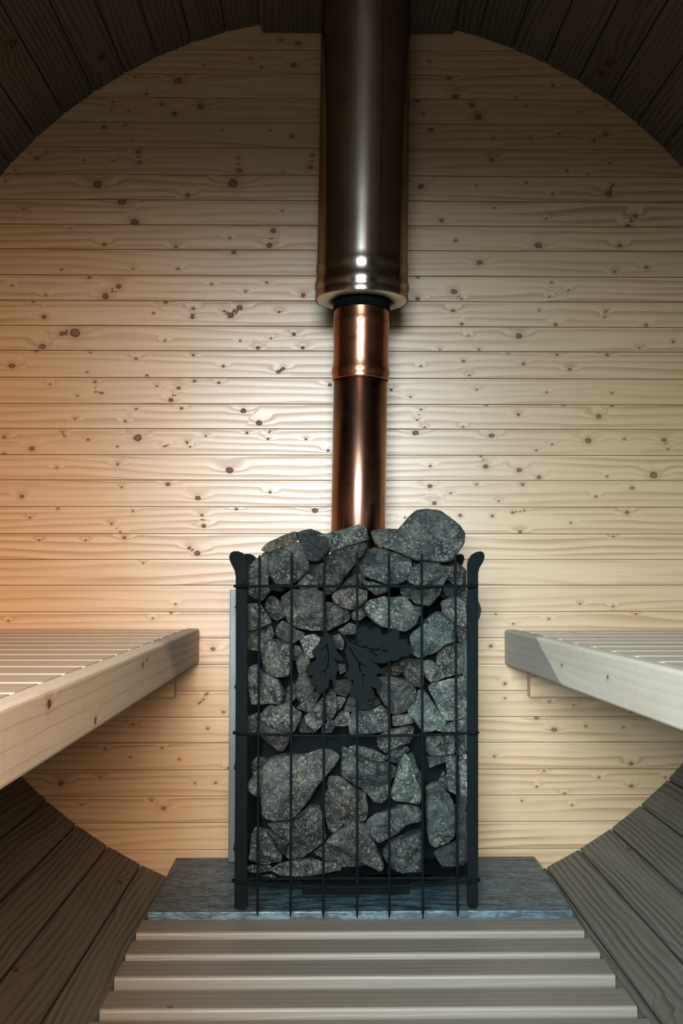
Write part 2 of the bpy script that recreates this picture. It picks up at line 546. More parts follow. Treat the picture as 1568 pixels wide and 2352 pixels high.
# ------------------------------------------------------------------ back wall
JY = [114, 170, 225, 282, 339, 402, 460, 517, 574, 633, 691, 749, 806, 868, 928, 985, 1045, 1103, 1164, 1226, 1285, 1344, 1405,
      1465, 1526, 1587, 1647, 1706, 1768, 1828, 1889, 1951]
JZ = [float(on_y(650, y, 0)[2]) for y in JY]
JZ = [0.985, 0.930] + JZ + [-0.8735, -0.929, -0.985]
KN = {
 (2.0, 0, 0): "820 375 20 672 433 10 742 478 10 922 490 18 800 525 15 590 512 7 510 515 6 520 468 6 478 586 12 575 575 8 620 353 9 603 648 5 635 700 10 640 748 10 1098 785 14 1095 728 8 1340 628 10 1425 770 14 1435 715 10 1300 798 5 1242 601 5 1020 601 5 170 728 12 450 850 22 560 928 20 110 958 5 620 1024 22 862 900 12 1070 845 26 323 1050 4 478 1125 10 808 1137 9 1055 1096 6 1255 1062 15 1237 1130 15 1073 1160 13 1290 185 10 1370 200 15 1350 300 14 1200 310 8 1440 130 14 1150 270 8 940 300 6 460 408 6 70 784 5 25 833 5 390 738 4 520 742 4 1295 970 5",
 (2.0, 784, 0): "495 358 14 522 445 16 600 487 12 628 538 18 375 522 10 350 465 10 405 285 7 850 487 6 1100 517 6 1213 620 12 1160 648 10 867 638 6 698 640 5 998 617 4 690 735 12 1232 750 5 365 858 16 1225 890 18 1245 852 8 850 842 5 970 892 6 620 855 5 460 1015 12 700 958 5 940 1005 5 1348 993 12 1315 1040 12 525 1107 8 905 1130 18 1278 1130 11 410 600 14 800 447 4 970 395 6 1160 425 5 1215 485 5 1034 788 4 1132 800 4",
 (2.0, 0, 600): "283 40 5 410 75 9 545 118 15 485 163 18 210 158 6 152 188 7 55 114 5 202 258 12 610 36 6 818 36 8 972 108 5 1128 142 5 1225 100 7 1393 158 12 760 190 10 888 220 9 883 260 10 705 240 6 1060 250 16 1100 215 16 1030 232 7 1282 235 8 345 330 26 285 335 14 195 395 16 165 410 10 757 367 6 1350 338 11 1244 356 4 1102 368 3 1185 400 10 1390 400 10 55 482 15 625 450 8 888 434 7 1025 484 7 1277 510 10 1300 495 10 675 527 7 400 511 5 415 420 5 230 567 6 437 556 7 470 608 5 440 602 4 355 620 6 720 576 6 893 552 9 1005 560 8 820 585 10 785 640 12 1515 570 10 625 681 6 833 678 8 575 737 7 345 727 5 1118 690 14 1190 745 16 20 810 9 147 863 13 18 886 7 405 822 8 285 786 4 297 806 4 632 813 20 539 853 5 770 843 4 755 852 4 857 833 7 945 805 4 873 855 4 1134 790 7 1230 818 8 1405 820 6 1507 872 8 1240 780 3 260 951 6 1053 963 18 540 935 8 100 1083 10 770 1026 11 908 1090 13 1240 1063 8 558 1040 4 265 1138 7 137 1180 5 610 1150 6 512 1208 7 552 1246 6 927 1168 9 935 1220 12 1447 1148 16 1085 1140 8 180 1283 5 393 1284 6 570 1272 10 905 1342 16 870 1320 10 658 1388 4",
 (2.0, 784, 600): "635 8 14 352 75 7 1255 50 8 1400 30 10 965 100 4 1043 136 5 955 165 5 515 143 16 350 175 12 550 175 3 512 230 10 552 290 8 1215 232 4 1208 258 5 908 228 4 983 293 9 1400 295 8 583 344 4 815 346 16 632 409 4 452 409 4 1368 400 6 1523 372 8 765 426 5 990 431 8 1220 432 10 560 461 8 836 473 8 364 484 5 1048 498 9 587 526 4 228 592 8 621 592 5 942 604 5 1241 608 6 316 626 5 365 683 5 348 731 4 382 765 4 558 763 6 665 660 8 1020 660 8 812 707 9 1181 714 13 1243 662 9 340 790 16 690 803 14 967 843 6 895 871 4 1133 826 15 1298 820 6 1481 823 11 1500 866 3 408 943 7 663 945 14 816 961 13 906 995 11 640 895 8 1219 991 5 1433 985 18 406 1036 12 620 1028 5 832 1028 9 502 1068 5 722 1104 5 427 1114 11 1335 1043 9 1168 1083 6 545 1170 9 692 1172 9 787 1157 8 1312 1157 11 1053 1204 6 820 1245 10 840 1147 6 1248 1266 5 292 1180 4",
 (2.904, 0, 1380): "1170 25 8 55 138 8 1140 82 5 1018 121 4 1420 325 16 1380 620 8 1357 660 4 1325 688 5 1490 745 10 885 828 6 1385 855 10 1080 985 6 700 992 5 868 1045 6 1195 1062 9 1520 1118 7 405 1218 20 1300 1220 8 1437 1217 9 670 1180 4 1010 1333 9 545 1362 6 1090 1385 16",
 (3.213, 1080, 1380): "808 25 6 1053 45 8 187 100 8 578 137 5 317 173 5 150 337 14 1220 100 5 255 615 14 582 750 8 762 770 8 255 722 4 1187 822 9 487 865 18 617 957 20 852 930 4 1130 938 8 177 1152 10 1185 1205 16 543 1258 6 948 1307 6 490 1375 7 1437 1307 6 1187 1370 14 695 1424 5 380 1478 6 750 1510 8",
}
WALL_KNOTS = []
for (sc, ox, oy), txt in KN.items():
    a = [float(t) for t in txt.split()]
    for i in range(0, len(a), 3):
        P = on_y(a[i] / sc + ox, a[i + 1] / sc + oy, 0)
        WALL_KNOTS.append((P[0], P[2], max(0.0021, a[i + 2] / sc / 1095 * 0.80)))
R_IN = 0.95
pk = Planks()
for i in range(len(JZ) - 1):
    z1, z0 = JZ[i], JZ[i + 1]
    zc = min(abs(z0), abs(z1)) if z0 * z1 > 0 else 0
    if zc >= 0.955: continue
    L = math.sqrt(max(0.0004, 0.962 ** 2 - zc ** 2))
    prof = dens([(z0, -0.005), (z0 + 0.0004, -0.0006), (z0 + 0.0012, 0.0), (z1 - 0.0058, 0.0), (z1 - 0.0052, -0.0011),
                 (z1 - 0.0008, -0.0013), (z1 - 0.0003, -0.005), (z1, -0.005)], 0.007)
    seed = rnd.random()
    per0 = 0.0008 + math.hypot(0.0008, 0.0052)
    kn = [(x, z - z0 + 0.0052, r) for x, z, r in WALL_KNOTS if z0 <= z < z1]
    n = max(4, int(2 * L / 0.007))
    sh = rnd.uniform(-1.0, 1.0)
    pk.sweep(prof, np.linspace(-L, L, n), lambda u, a, b: (u, -b, a), seed, kn, closed=False, reverse=True)
wb_ = pk.build('wall_back', PINE, loc=(0, 0, -0.95))
tag(wb_, kind='structure')
# solid backing of the same wall
bk = bmesh.new()
ring = [((math.cos(t) * 0.965), (math.sin(t) * 0.965)) for t in np.linspace(0, 2 * PI, 77)[:-1]]
bk = prism(ring, 0.0065, 0.035)
me_ = bpy.data.meshes.new('wall_back_core')
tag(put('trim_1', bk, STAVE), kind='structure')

# ------------------------------------------------------------------ barrel staves
NST = 76
PITCH_A = 2 * PI / NST
A0 = math.radians(115.47)
arcs = {'ceiling': [], 'wall_right': [], 'wall_left': [], 'floor': []}
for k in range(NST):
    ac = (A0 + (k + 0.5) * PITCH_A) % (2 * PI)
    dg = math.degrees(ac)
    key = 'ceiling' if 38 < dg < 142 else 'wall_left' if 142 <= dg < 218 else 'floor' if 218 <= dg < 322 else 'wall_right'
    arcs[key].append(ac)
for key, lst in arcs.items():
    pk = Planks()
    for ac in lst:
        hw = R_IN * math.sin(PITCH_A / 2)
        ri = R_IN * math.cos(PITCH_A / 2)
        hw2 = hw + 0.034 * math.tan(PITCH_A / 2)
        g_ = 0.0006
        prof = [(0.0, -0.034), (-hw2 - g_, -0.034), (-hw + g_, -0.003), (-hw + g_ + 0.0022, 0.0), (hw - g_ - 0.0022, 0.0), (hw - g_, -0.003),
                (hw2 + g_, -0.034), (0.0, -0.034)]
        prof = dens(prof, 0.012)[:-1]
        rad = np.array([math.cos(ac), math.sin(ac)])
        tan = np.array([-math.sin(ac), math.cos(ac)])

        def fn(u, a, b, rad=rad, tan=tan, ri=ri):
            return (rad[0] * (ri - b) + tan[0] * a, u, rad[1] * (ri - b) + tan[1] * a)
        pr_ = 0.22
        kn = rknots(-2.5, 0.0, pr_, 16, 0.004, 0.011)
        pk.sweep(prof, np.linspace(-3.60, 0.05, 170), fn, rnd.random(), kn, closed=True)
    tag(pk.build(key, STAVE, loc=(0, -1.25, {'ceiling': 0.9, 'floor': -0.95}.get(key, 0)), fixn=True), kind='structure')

# unseen front wall behind the camera; doorway's sill and top shaped to steer the light
pk = Planks()
zz = np.arange(-0.95, 0.951, 0.055)
for z0 in zz:
    z1 = z0 + 0.0545
    zc = min(abs(z0), abs(z1)) if z0 * z1 > 0 else 0
    if zc > 0.93: continue
    L = math.sqrt(0.958 ** 2 - zc ** 2)
    segs = [(-L, L)] if (z1 > DOOR[3] or z0 < DOOR[2] - 0.05) else [(-L, DOOR[0]), (DOOR[1], L)]
    for x0, x1 in segs:
        if x1 - x0 < 0.02: continue
        pk.sweep(rect_profile(z0, z1, 0, 0.04, 0.003), np.linspace(x0, x1, 12), lambda u, a, b: (u, FRONT_Y - b, a), rnd.random(),
                 rknots(x0, x1, 0.19, 12), closed=True)
DARKWOOD = wood('low_bounce_wood', (0.035, 0.028, 0.022), (0.02, 0.015, 0.012))  # unseen wall given a dark tone so it bounces little light
tag(pk.build('wall_front', DARKWOOD, loc=(0, FRONT_Y, -0.95), fixn=True), kind='structure')
gd = bmesh.new()
box(gd, -14, 14, -30, -2.0, -1.30, -1.14)
GND = G('gravel').finish((0.035, 0.035, 0.033), 0.9)
tag(put('ground', gd, GND), kind='structure')

# roof board around the chimney
rb = Planks()
rb.sweep(rect_profile(-0.185, 0.225, 0.908, 0.934, 0.003), np.linspace(-0.46, -0.012, 20), lambda u, a, b: (a, u, b), 0.37, rknots(-0.45, 0, 0.8, 6), closed=True)
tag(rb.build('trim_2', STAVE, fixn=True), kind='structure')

# ------------------------------------------------------------------ benches
def bench(name, x_wall, x_far, y_far, ztop, zbot, sgn, label):
    """sgn -1: left bench, front edge facing +x."""
    ang = (x_far - x_wall) / (-y_far)
    root = tag(empty(name, (x_wall + sgn * 0.25, -1.1, zbot)), label, 'bench')
    y0, y1 = -0.006, -2.492
    pk = Planks()
    pr_ = [(a, b) for a, b in rect_profile(-0.014, 0.014, zbot, ztop, 0.0055, 0.012)]
    kn = []
    H = ztop - zbot
    side = 0.014 + (H - 0.0055) / 1.0
    fx = lambda u: x_wall + ang * (-u)
    def face(px, py, r):               # a knot seen at a pixel of the front face
        d = ray(px, py)
        t = (fx(-0.6) - CAM[0]) / d[0]
        for _ in range(6):
            P = CAM + d * t
            t = (fx(P[1]) - CAM[0]) / d[0]
        dz = P[2] - (zbot + 0.0055)
        return (P[1], 0.0171 + dz if sgn < 0 else 0.173 - dz, r)
    if sgn < 0:
        kn = [face(113, 1618, 0.0055), face(219, 1656, 0.0040), face(328, 1527, 0.0042), face(338, 1516, 0.003)]
    else:
        kn = [face(1290, 1532, 0.0028), face(1395, 1560, 0.003), (-1.2, 0.16, 0.006)]
    pk.sweep(pr_, np.linspace(y0, y1, 260), lambda u, a, b: (fx(u) + sgn * 0.014 + a, u, b), 0.21 if sgn < 0 else 0.63, kn, closed=True)
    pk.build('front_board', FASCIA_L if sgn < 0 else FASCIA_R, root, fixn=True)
    y = y0 - 0.004
    first = True
    while y > y1 + 0.09:
        wdt = 0.086
        a1, a0 = y, y - wdt
        pk = Planks()
        zb = ztop - 0.024
        xe = sgn * (math.sqrt(R_IN ** 2 - zb ** 2) - 0.012)
        xs = fx((a0 + a1) / 2) + sgn * (0.0285 + 0.044 * abs(ang))
        st = np.linspace(min(xs, xe), max(xs, xe), 50)
        kn = rknots(st[0], st[-1], 0.22, 14, 0.003, 0.006)
        pk.sweep(rect_profile(a0, a1, zb, ztop - 0.0012, 0.0030, 0.012), st, lambda u, a, b: (u, a, b), rnd.random(), kn, closed=True)
        pk.build('slat', BENCH, root, fixn=True)
        y -= wdt + 0.010
    for yy, xi in ((-0.003, None), (-1.5, None), (-2.45, None)):
        pk = Planks()
        zt, zb = ztop - 0.0245, -0.5045
        xe = sgn * (math.sqrt(R_IN ** 2 - zb ** 2) - 0.012)
        xs = -0.3565 if sgn < 0 else 0.3725
        if yy < -0.5: xs += sgn * 0.05
        st = np.linspace(min(xs, xe), max(xs, xe), 60)
        pk.sweep(rect_profile(yy - 0.034, yy, zb, zt, 0.003, 0.012), st, lambda u, a, b: (u, a, b), rnd.random(), rknots(st[0], st[-1], 0.29, 20, .003, .007), closed=True)
        pk.build('support_beam', PINE, root, fixn=True)
    return root


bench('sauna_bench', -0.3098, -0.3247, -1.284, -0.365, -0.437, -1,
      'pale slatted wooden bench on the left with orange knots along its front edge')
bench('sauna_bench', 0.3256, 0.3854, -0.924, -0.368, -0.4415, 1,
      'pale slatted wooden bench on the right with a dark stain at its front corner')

# ------------------------------------------------------------------ hearth slab and floor grate
ZS = -0.8326
YF = -0.3460                       # front plane of the stove posts
b = bmesh.new()
box(b, -0.3535, 0.3830, -0.3510, -0.0070, ZS - 0.033, ZS, 0.0025)
tag(put('hearth_slab', b, HEARTH), 'dark blue grey stone slab under the stove in front of the plank wall', 'slab')

ZT = -0.8446
root = tag(empty('floor_grate', (0.012, -1.2, -0.925)), 'wooden duckboard of crosswise slats on the floor before the stove slab', 'floor grate')
front = [-0.419, -0.5185, -0.6095, -0.7235]
while front[-1] > -2.33: front.append(front[-1] - 0.102)
for i, yf in enumerate(front):
    pk = Planks()
    xl, xr = -0.359 + rnd.uniform(-.002, .002), 0.384 + rnd.uniform(-.002, .002)
    if i == 3: xl += 0.006
    kn = rknots(xl, xr, 0.19, 9, 0.002, 0.004)
    pk.sweep(rect_profile(yf, yf + 0.067, ZT - 0.026, ZT, 0.0045, 0.012), np.linspace(xl, xr, 80), lambda u, a, b: (u, a, b), rnd.random(), kn, closed=True)
    pk.build('slat', SLAT, root, fixn=True)
for xc in (-0.19, 0.20):
    pk = Planks()
    pk.sweep(rect_profile(xc - 0.015, xc + 0.015, -0.921, ZT - 0.0262, 0.002, 0.02), np.linspace(-2.48, -0.36, 40), lambda u, a, b: (a, u, b), rnd.random(), [], closed=True)
    pk.build('bearer', SLAT, root, fixn=True)

# ------------------------------------------------------------------ stove
stove = tag(empty('sauna_stove', (0.008, -0.2, ZS)), 'black steel sauna stove with barred front holding stones, on a dark slab', 'stove')
LP = [(541, 2082), (541, 1325), (539, 1312), (532, 1297), (527, 1287), (526, 1278), (529, 1270), (536, 1266), (547, 1266), (557, 1270),
      (564, 1277), (568, 1288), (568, 2082), (564, 2090), (555, 2092), (545, 2090)]
RP = [(1073, 2078), (1073, 1296), (1076, 1284), (1083, 1274), (1093, 1268), (1104, 1266), (1111, 1270), (1113, 1279), (1109, 1291),
      (1101, 1304), (1098, 1316), (1098, 2078), (1094, 2086), (1086, 2088), (1077, 2086)]
def wz(pts, y):
    return [(float(P[0]), float(P[2])) for P in (on_y(px, py, y) for px, py in pts)]
lp, rp = wz(LP, YF), wz(RP, YF)
lp = [(x, max(z, ZS + 0.001)) for x, z in lp]
rp = [(x, max(z, ZS + 0.001)) for x, z in rp]
for pts in (lp, rp):
    put('front_post', prism(pts, YF, YF + 0.006, 0.0008), STEEL_BLACK, stove)
    put('rear_post', prism(pts, -0.072, -0.066, 0.0008), STEEL_BLACK, stove)
    xs = [p[0] for p in pts]
    edge = pts[1][0] if pts is lp else pts[11][0]
    s = 1 if pts is lp else -1
    # narrow flange turned back along the side
    bb = bmesh.new()
    box(bb, min(edge + s * 0.0005, edge + s * 0.004), max(edge + s * 0.0005, edge + s * 0.004), YF + 0.0062, YF + 0.030, ZS + 0.001, -0.262)
    put('side_flange', bb, STEEL_BLACK, stove)
    for z in (-0.31, -0.45, -0.59, -0.73):
        bb = bmesh.new()
        tube(bb, [(edge + s * 0.0006, YF + 0.003, z), (edge - s * 0.0016, YF + 0.05, z), (edge - s * 0.0016, -0.12, z), (edge + s * 0.0006, -0.066, z)], 0.0024)
        put('side_rail', bb, STEEL_BLACK, stove)

bb = bmesh.new()
box(bb, -0.165, 0.178, -0.232, -0.075, ZS + 0.0545, -0.335, 0.004)
fb = put('firebox', bb, STEEL_BLACK, stove)
bb = bmesh.new()
box(bb, -0.088, 0.105, -0.262, -0.090, ZS + 0.0008, ZS + 0.0496, 0.002)
put('base', bb, STEEL_BLACK, stove)
bb = bmesh.new()
box(bb, -0.1955, 0.2085, YF + 0.0065, -0.073, -0.7825, -0.7785, 0.0005)
put('stone_tray', bb, STEEL_BLACK, stove)
bb = bmesh.new()
box(bb, -0.1960, 0.2090, -0.0655, -0.0635, ZS + 0.055, -0.2750, 0.0005)
put('back_panel', bb, STEEL_BLACK, stove)
bb = bmesh.new()
box(bb, -0.2425, 0.2420, -0.048, -0.040, ZS + 0.0008, -0.2850, 0.001)
put('heat_shield', bb, ZINC, stove)

XL, XR = lp[1][0], rp[11][0]
XM, XH = (XL + XR) / 2, (XR - XL) / 2
BOW = 0.034
def bow(x):
    return YF - 0.008 - BOW * (1 - ((x - XM) / XH) ** 2)
RAILZ = []
for py in (1346, 1682.5, 2022):
    z = float(on_y(541, py, YF)[2])
    RAILZ.append(z)
    bb = bmesh.new()
    pts = [(XL - 0.0012, YF + 0.004, z), (XL - 0.0012, YF - 0.006, z)]
    pts += [(x, bow(x), z) for x in np.linspace(XL + 0.004, XR - 0.004, 24)]
    pts += [(XR + 0.0012, YF - 0.006, z), (XR + 0.0012, YF + 0.004, z)]
    tube(bb, pts, 0.0024, 8)
    put('rail', bb, STEEL_BLACK, stove, smooth=True)
RODS = [((596, 1275), (591, 2104)), ((670, 1270), (667, 2108)), ((745, 1268), (742, 2110)), ((820, 1268), (820, 2110)),
        ((893, 1270), (894, 2110)), ((968, 1270), (971, 2110)), ((1045, 1272), (1051, 2106))]
for (tx, ty), (bx, by) in RODS:
    x0 = float(on_y((tx + bx) / 2, 1690, YF - 0.03)[0])
    y = bow(x0) - 0.0042
    T, B = on_y(tx, ty, y), on_y(bx, by, y)
    T[2] = min(T[2], -0.212)
    bb = bmesh.new()
    tube(bb, [(B[0], y, B[2]), (B[0], y, B[2] + 0.012), (T[0], y, T[2] - 0.01), (T[0], y, T[2])], [0.0006, 0.0022, 0.0022, 0.0010], 8)
    put('rod', bb, STEEL_BLACK, stove, smooth=True)
for px, y in ((561, YF), (1080, YF)):
    P = on_y(px, 1341, y)
    bb = bmesh.new()
    tube(bb, [(P[0], y + 0.003, P[2] - 0.008), (P[0], y - 0.006, P[2] - 0.006), (P[0], y - 0.007, P[2] + 0.002)], 0.0022)
    put('hook', bb, STEEL_BLACK, stove)

# oak leaves on the grille
def lf(t):
    a = [float(v) for v in t.split()]
    return [(690 + a[i] / 5.6, 1420 + a[i + 1] / 5.6) for i in range(0, len(a), 2)]
LEAVES = [
 ("320 195 300 235 262 238 245 290 228 335 180 380 150 420 150 465 205 515 175 558 110 578 75 620 58 690 98 742 178 735 120 782 125 850 205 862 195 925 240 985 292 948 330 905 362 880 372 775 405 800 450 790 455 720 485 660 478 600 440 545 420 490 470 545 555 545 530 490 470 430 445 350 410 270 370 205 340 180",
  ["335 330 352 420 362 500 350 600 318 680 312 745", "352 400 330 385", "335 350 300 380 255 425", "350 590 372 620", "320 670 270 690 255 712", "330 505 305 525"]),
 ("560 222 640 275 720 302 738 215 742 135 800 100 850 112 905 160 950 115 1020 138 1042 205 1130 205 1168 152 1220 132 1272 165 1270 272 1368 272 1372 338 1432 360 1448 415 1390 478 1290 490 1240 545 1150 548 1080 580 980 576 900 532 800 478 720 400 620 320 555 250",
  ["570 230 650 305 740 355 850 380 960 405 1060 410 1140 405", "690 315 740 312 780 285", "820 375 865 352", "960 405 1010 390 1070 345", "900 405 950 460 1000 490", "1060 410 1115 450"]),
 ("560 232 625 300 712 400 800 478 910 545 1000 610 1052 690 960 732 1010 770 1055 850 1040 912 960 905 885 872 945 940 960 1015 900 1040 840 1060 800 1140 745 1150 738 1005 630 990 640 900 690 795 645 790 560 740 600 680 622 600 600 530 570 430 598 330",
  ["620 370 680 460 740 555 765 640 800 720 802 860", "680 470 660 430", "765 580 810 605 880 630", "765 560 755 690", "800 720 850 750"]),
]
CUT_DARK = G('dark_cut_line').finish((0.0006, 0.0006, 0.0006), 0.9, spec=0.0)  # dark of the cut-through veins put into strips on the leaf
yl = YF - 0.008 - BOW - 0.009
for k, (out, veins) in enumerate(LEAVES):
    yy = yl - (0.0 if k != 1 else 0.0022)
    lo = put('leaf', prism(wz(lf(out), yy), yy, yy + 0.002), STEEL_BLACK, stove)
    for vn in veins:
        pts = wz(lf(vn), yy - 0.0002)
        bb = bmesh.new()
        n = len(pts)
        tube(bb, [(x, yy - 0.0001, z) for x, z in pts], [0.0010 * (1 - 0.6 * i / max(1, n - 1)) for i in range(n)], 6)
        put('vein', bb, CUT_DARK, lo)

# ------------------------------------------------------------------ pipes
TILT = Vector((0.0165, 0.0, 1.0)).normalized()
YP = -0.165
def pbase(z):
    return (0.0158 + 0.0165 * (z + 0.166), YP, z)
Z0, Z1 = -0.334, 0.283
cop = tag(empty('flue_pipe', pbase(Z0)), 'narrow copper flue pipe rising out of the stones into the wide steel chimney', 'pipe')
zc = 0.125                       # lower edge of the collar
hc = zc - Z0
put('pipe', lathe([(0.0500, 0), (0.0525, 0), (0.0525, hc + 0.004), (0.050, hc + 0.004)], pbase(Z0), TILT), COPPER, cop, smooth=True)
col = [(0.0535, 0), (0.0550, 0.001), (0.0550, 0.004), (0.0548, 0.006), (0.0562, 0.010), (0.0572, 0.016), (0.0562, 0.022), (0.0550, 0.027),
       (0.0545, 0.032), (0.0538, 0.040), (0.0536, 0.060), (0.0538, 0.074), (0.0546, 0.084), (0.0546, 0.096), (0.0543, 0.104), (0.0551, 0.109),
       (0.0553, 0.113), (0.0546, 0.118), (0.0538, 0.122), (0.0536, 0.140)]
put('collar', lathe(col, pbase(zc), TILT), COPPER_BRIGHT, cop, smooth=True)
ch = tag(empty('chimney_pipe', pbase(Z1)), 'wide polished steel chimney pipe running up to the ceiling above the copper flue', 'chimney')
prof = [(0.0905, 0.000), (0.0912, 0.003), (0.0912, 0.010), (0.0905, 0.013), (0.0912, 0.017), (0.0927, 0.023), (0.0927, 0.030), (0.0910, 0.036),
        (0.0898, 0.041), (0.0898, 0.050), (0.0906, 0.055), (0.0910, 0.061), (0.0903, 0.067), (0.0896, 0.071), (0.0896, 0.078), (0.0891, 0.090),
        (0.0891, 0.68)]
co_ = put('casing', lathe(prof, pbase(Z1), TILT, 128), STAINLESS, ch, smooth=True)
th = math.radians(-90 + 20)
bb = bmesh.new()
pa, pb_ = Vector(pbase(Z1 + 0.031)), Vector(pbase(0.94))
dv = Vector((math.cos(th), math.sin(th), 0))
tube(bb, [pa + dv * 0.0896, pb_ + dv * 0.0890], 0.0006, 6)
put('seam', bb, STEEL_BLACK, ch)
put('end_plate', lathe([(0.0560, 0.006), (0.0560, 0.001), (0.066, -0.002), (0.080, -0.002), (0.0885, 0.0), (0.0900, 0.003), (0.0900, 0.006)], pbase(Z1), TILT, 128), PLATE, ch, smooth=True)
put('sleeve', lathe([(0.0552, -0.020), (0.0556, -0.020), (0.0556, 0.004)], pbase(Z1), TILT), STEEL_BLACK, ch, smooth=True)

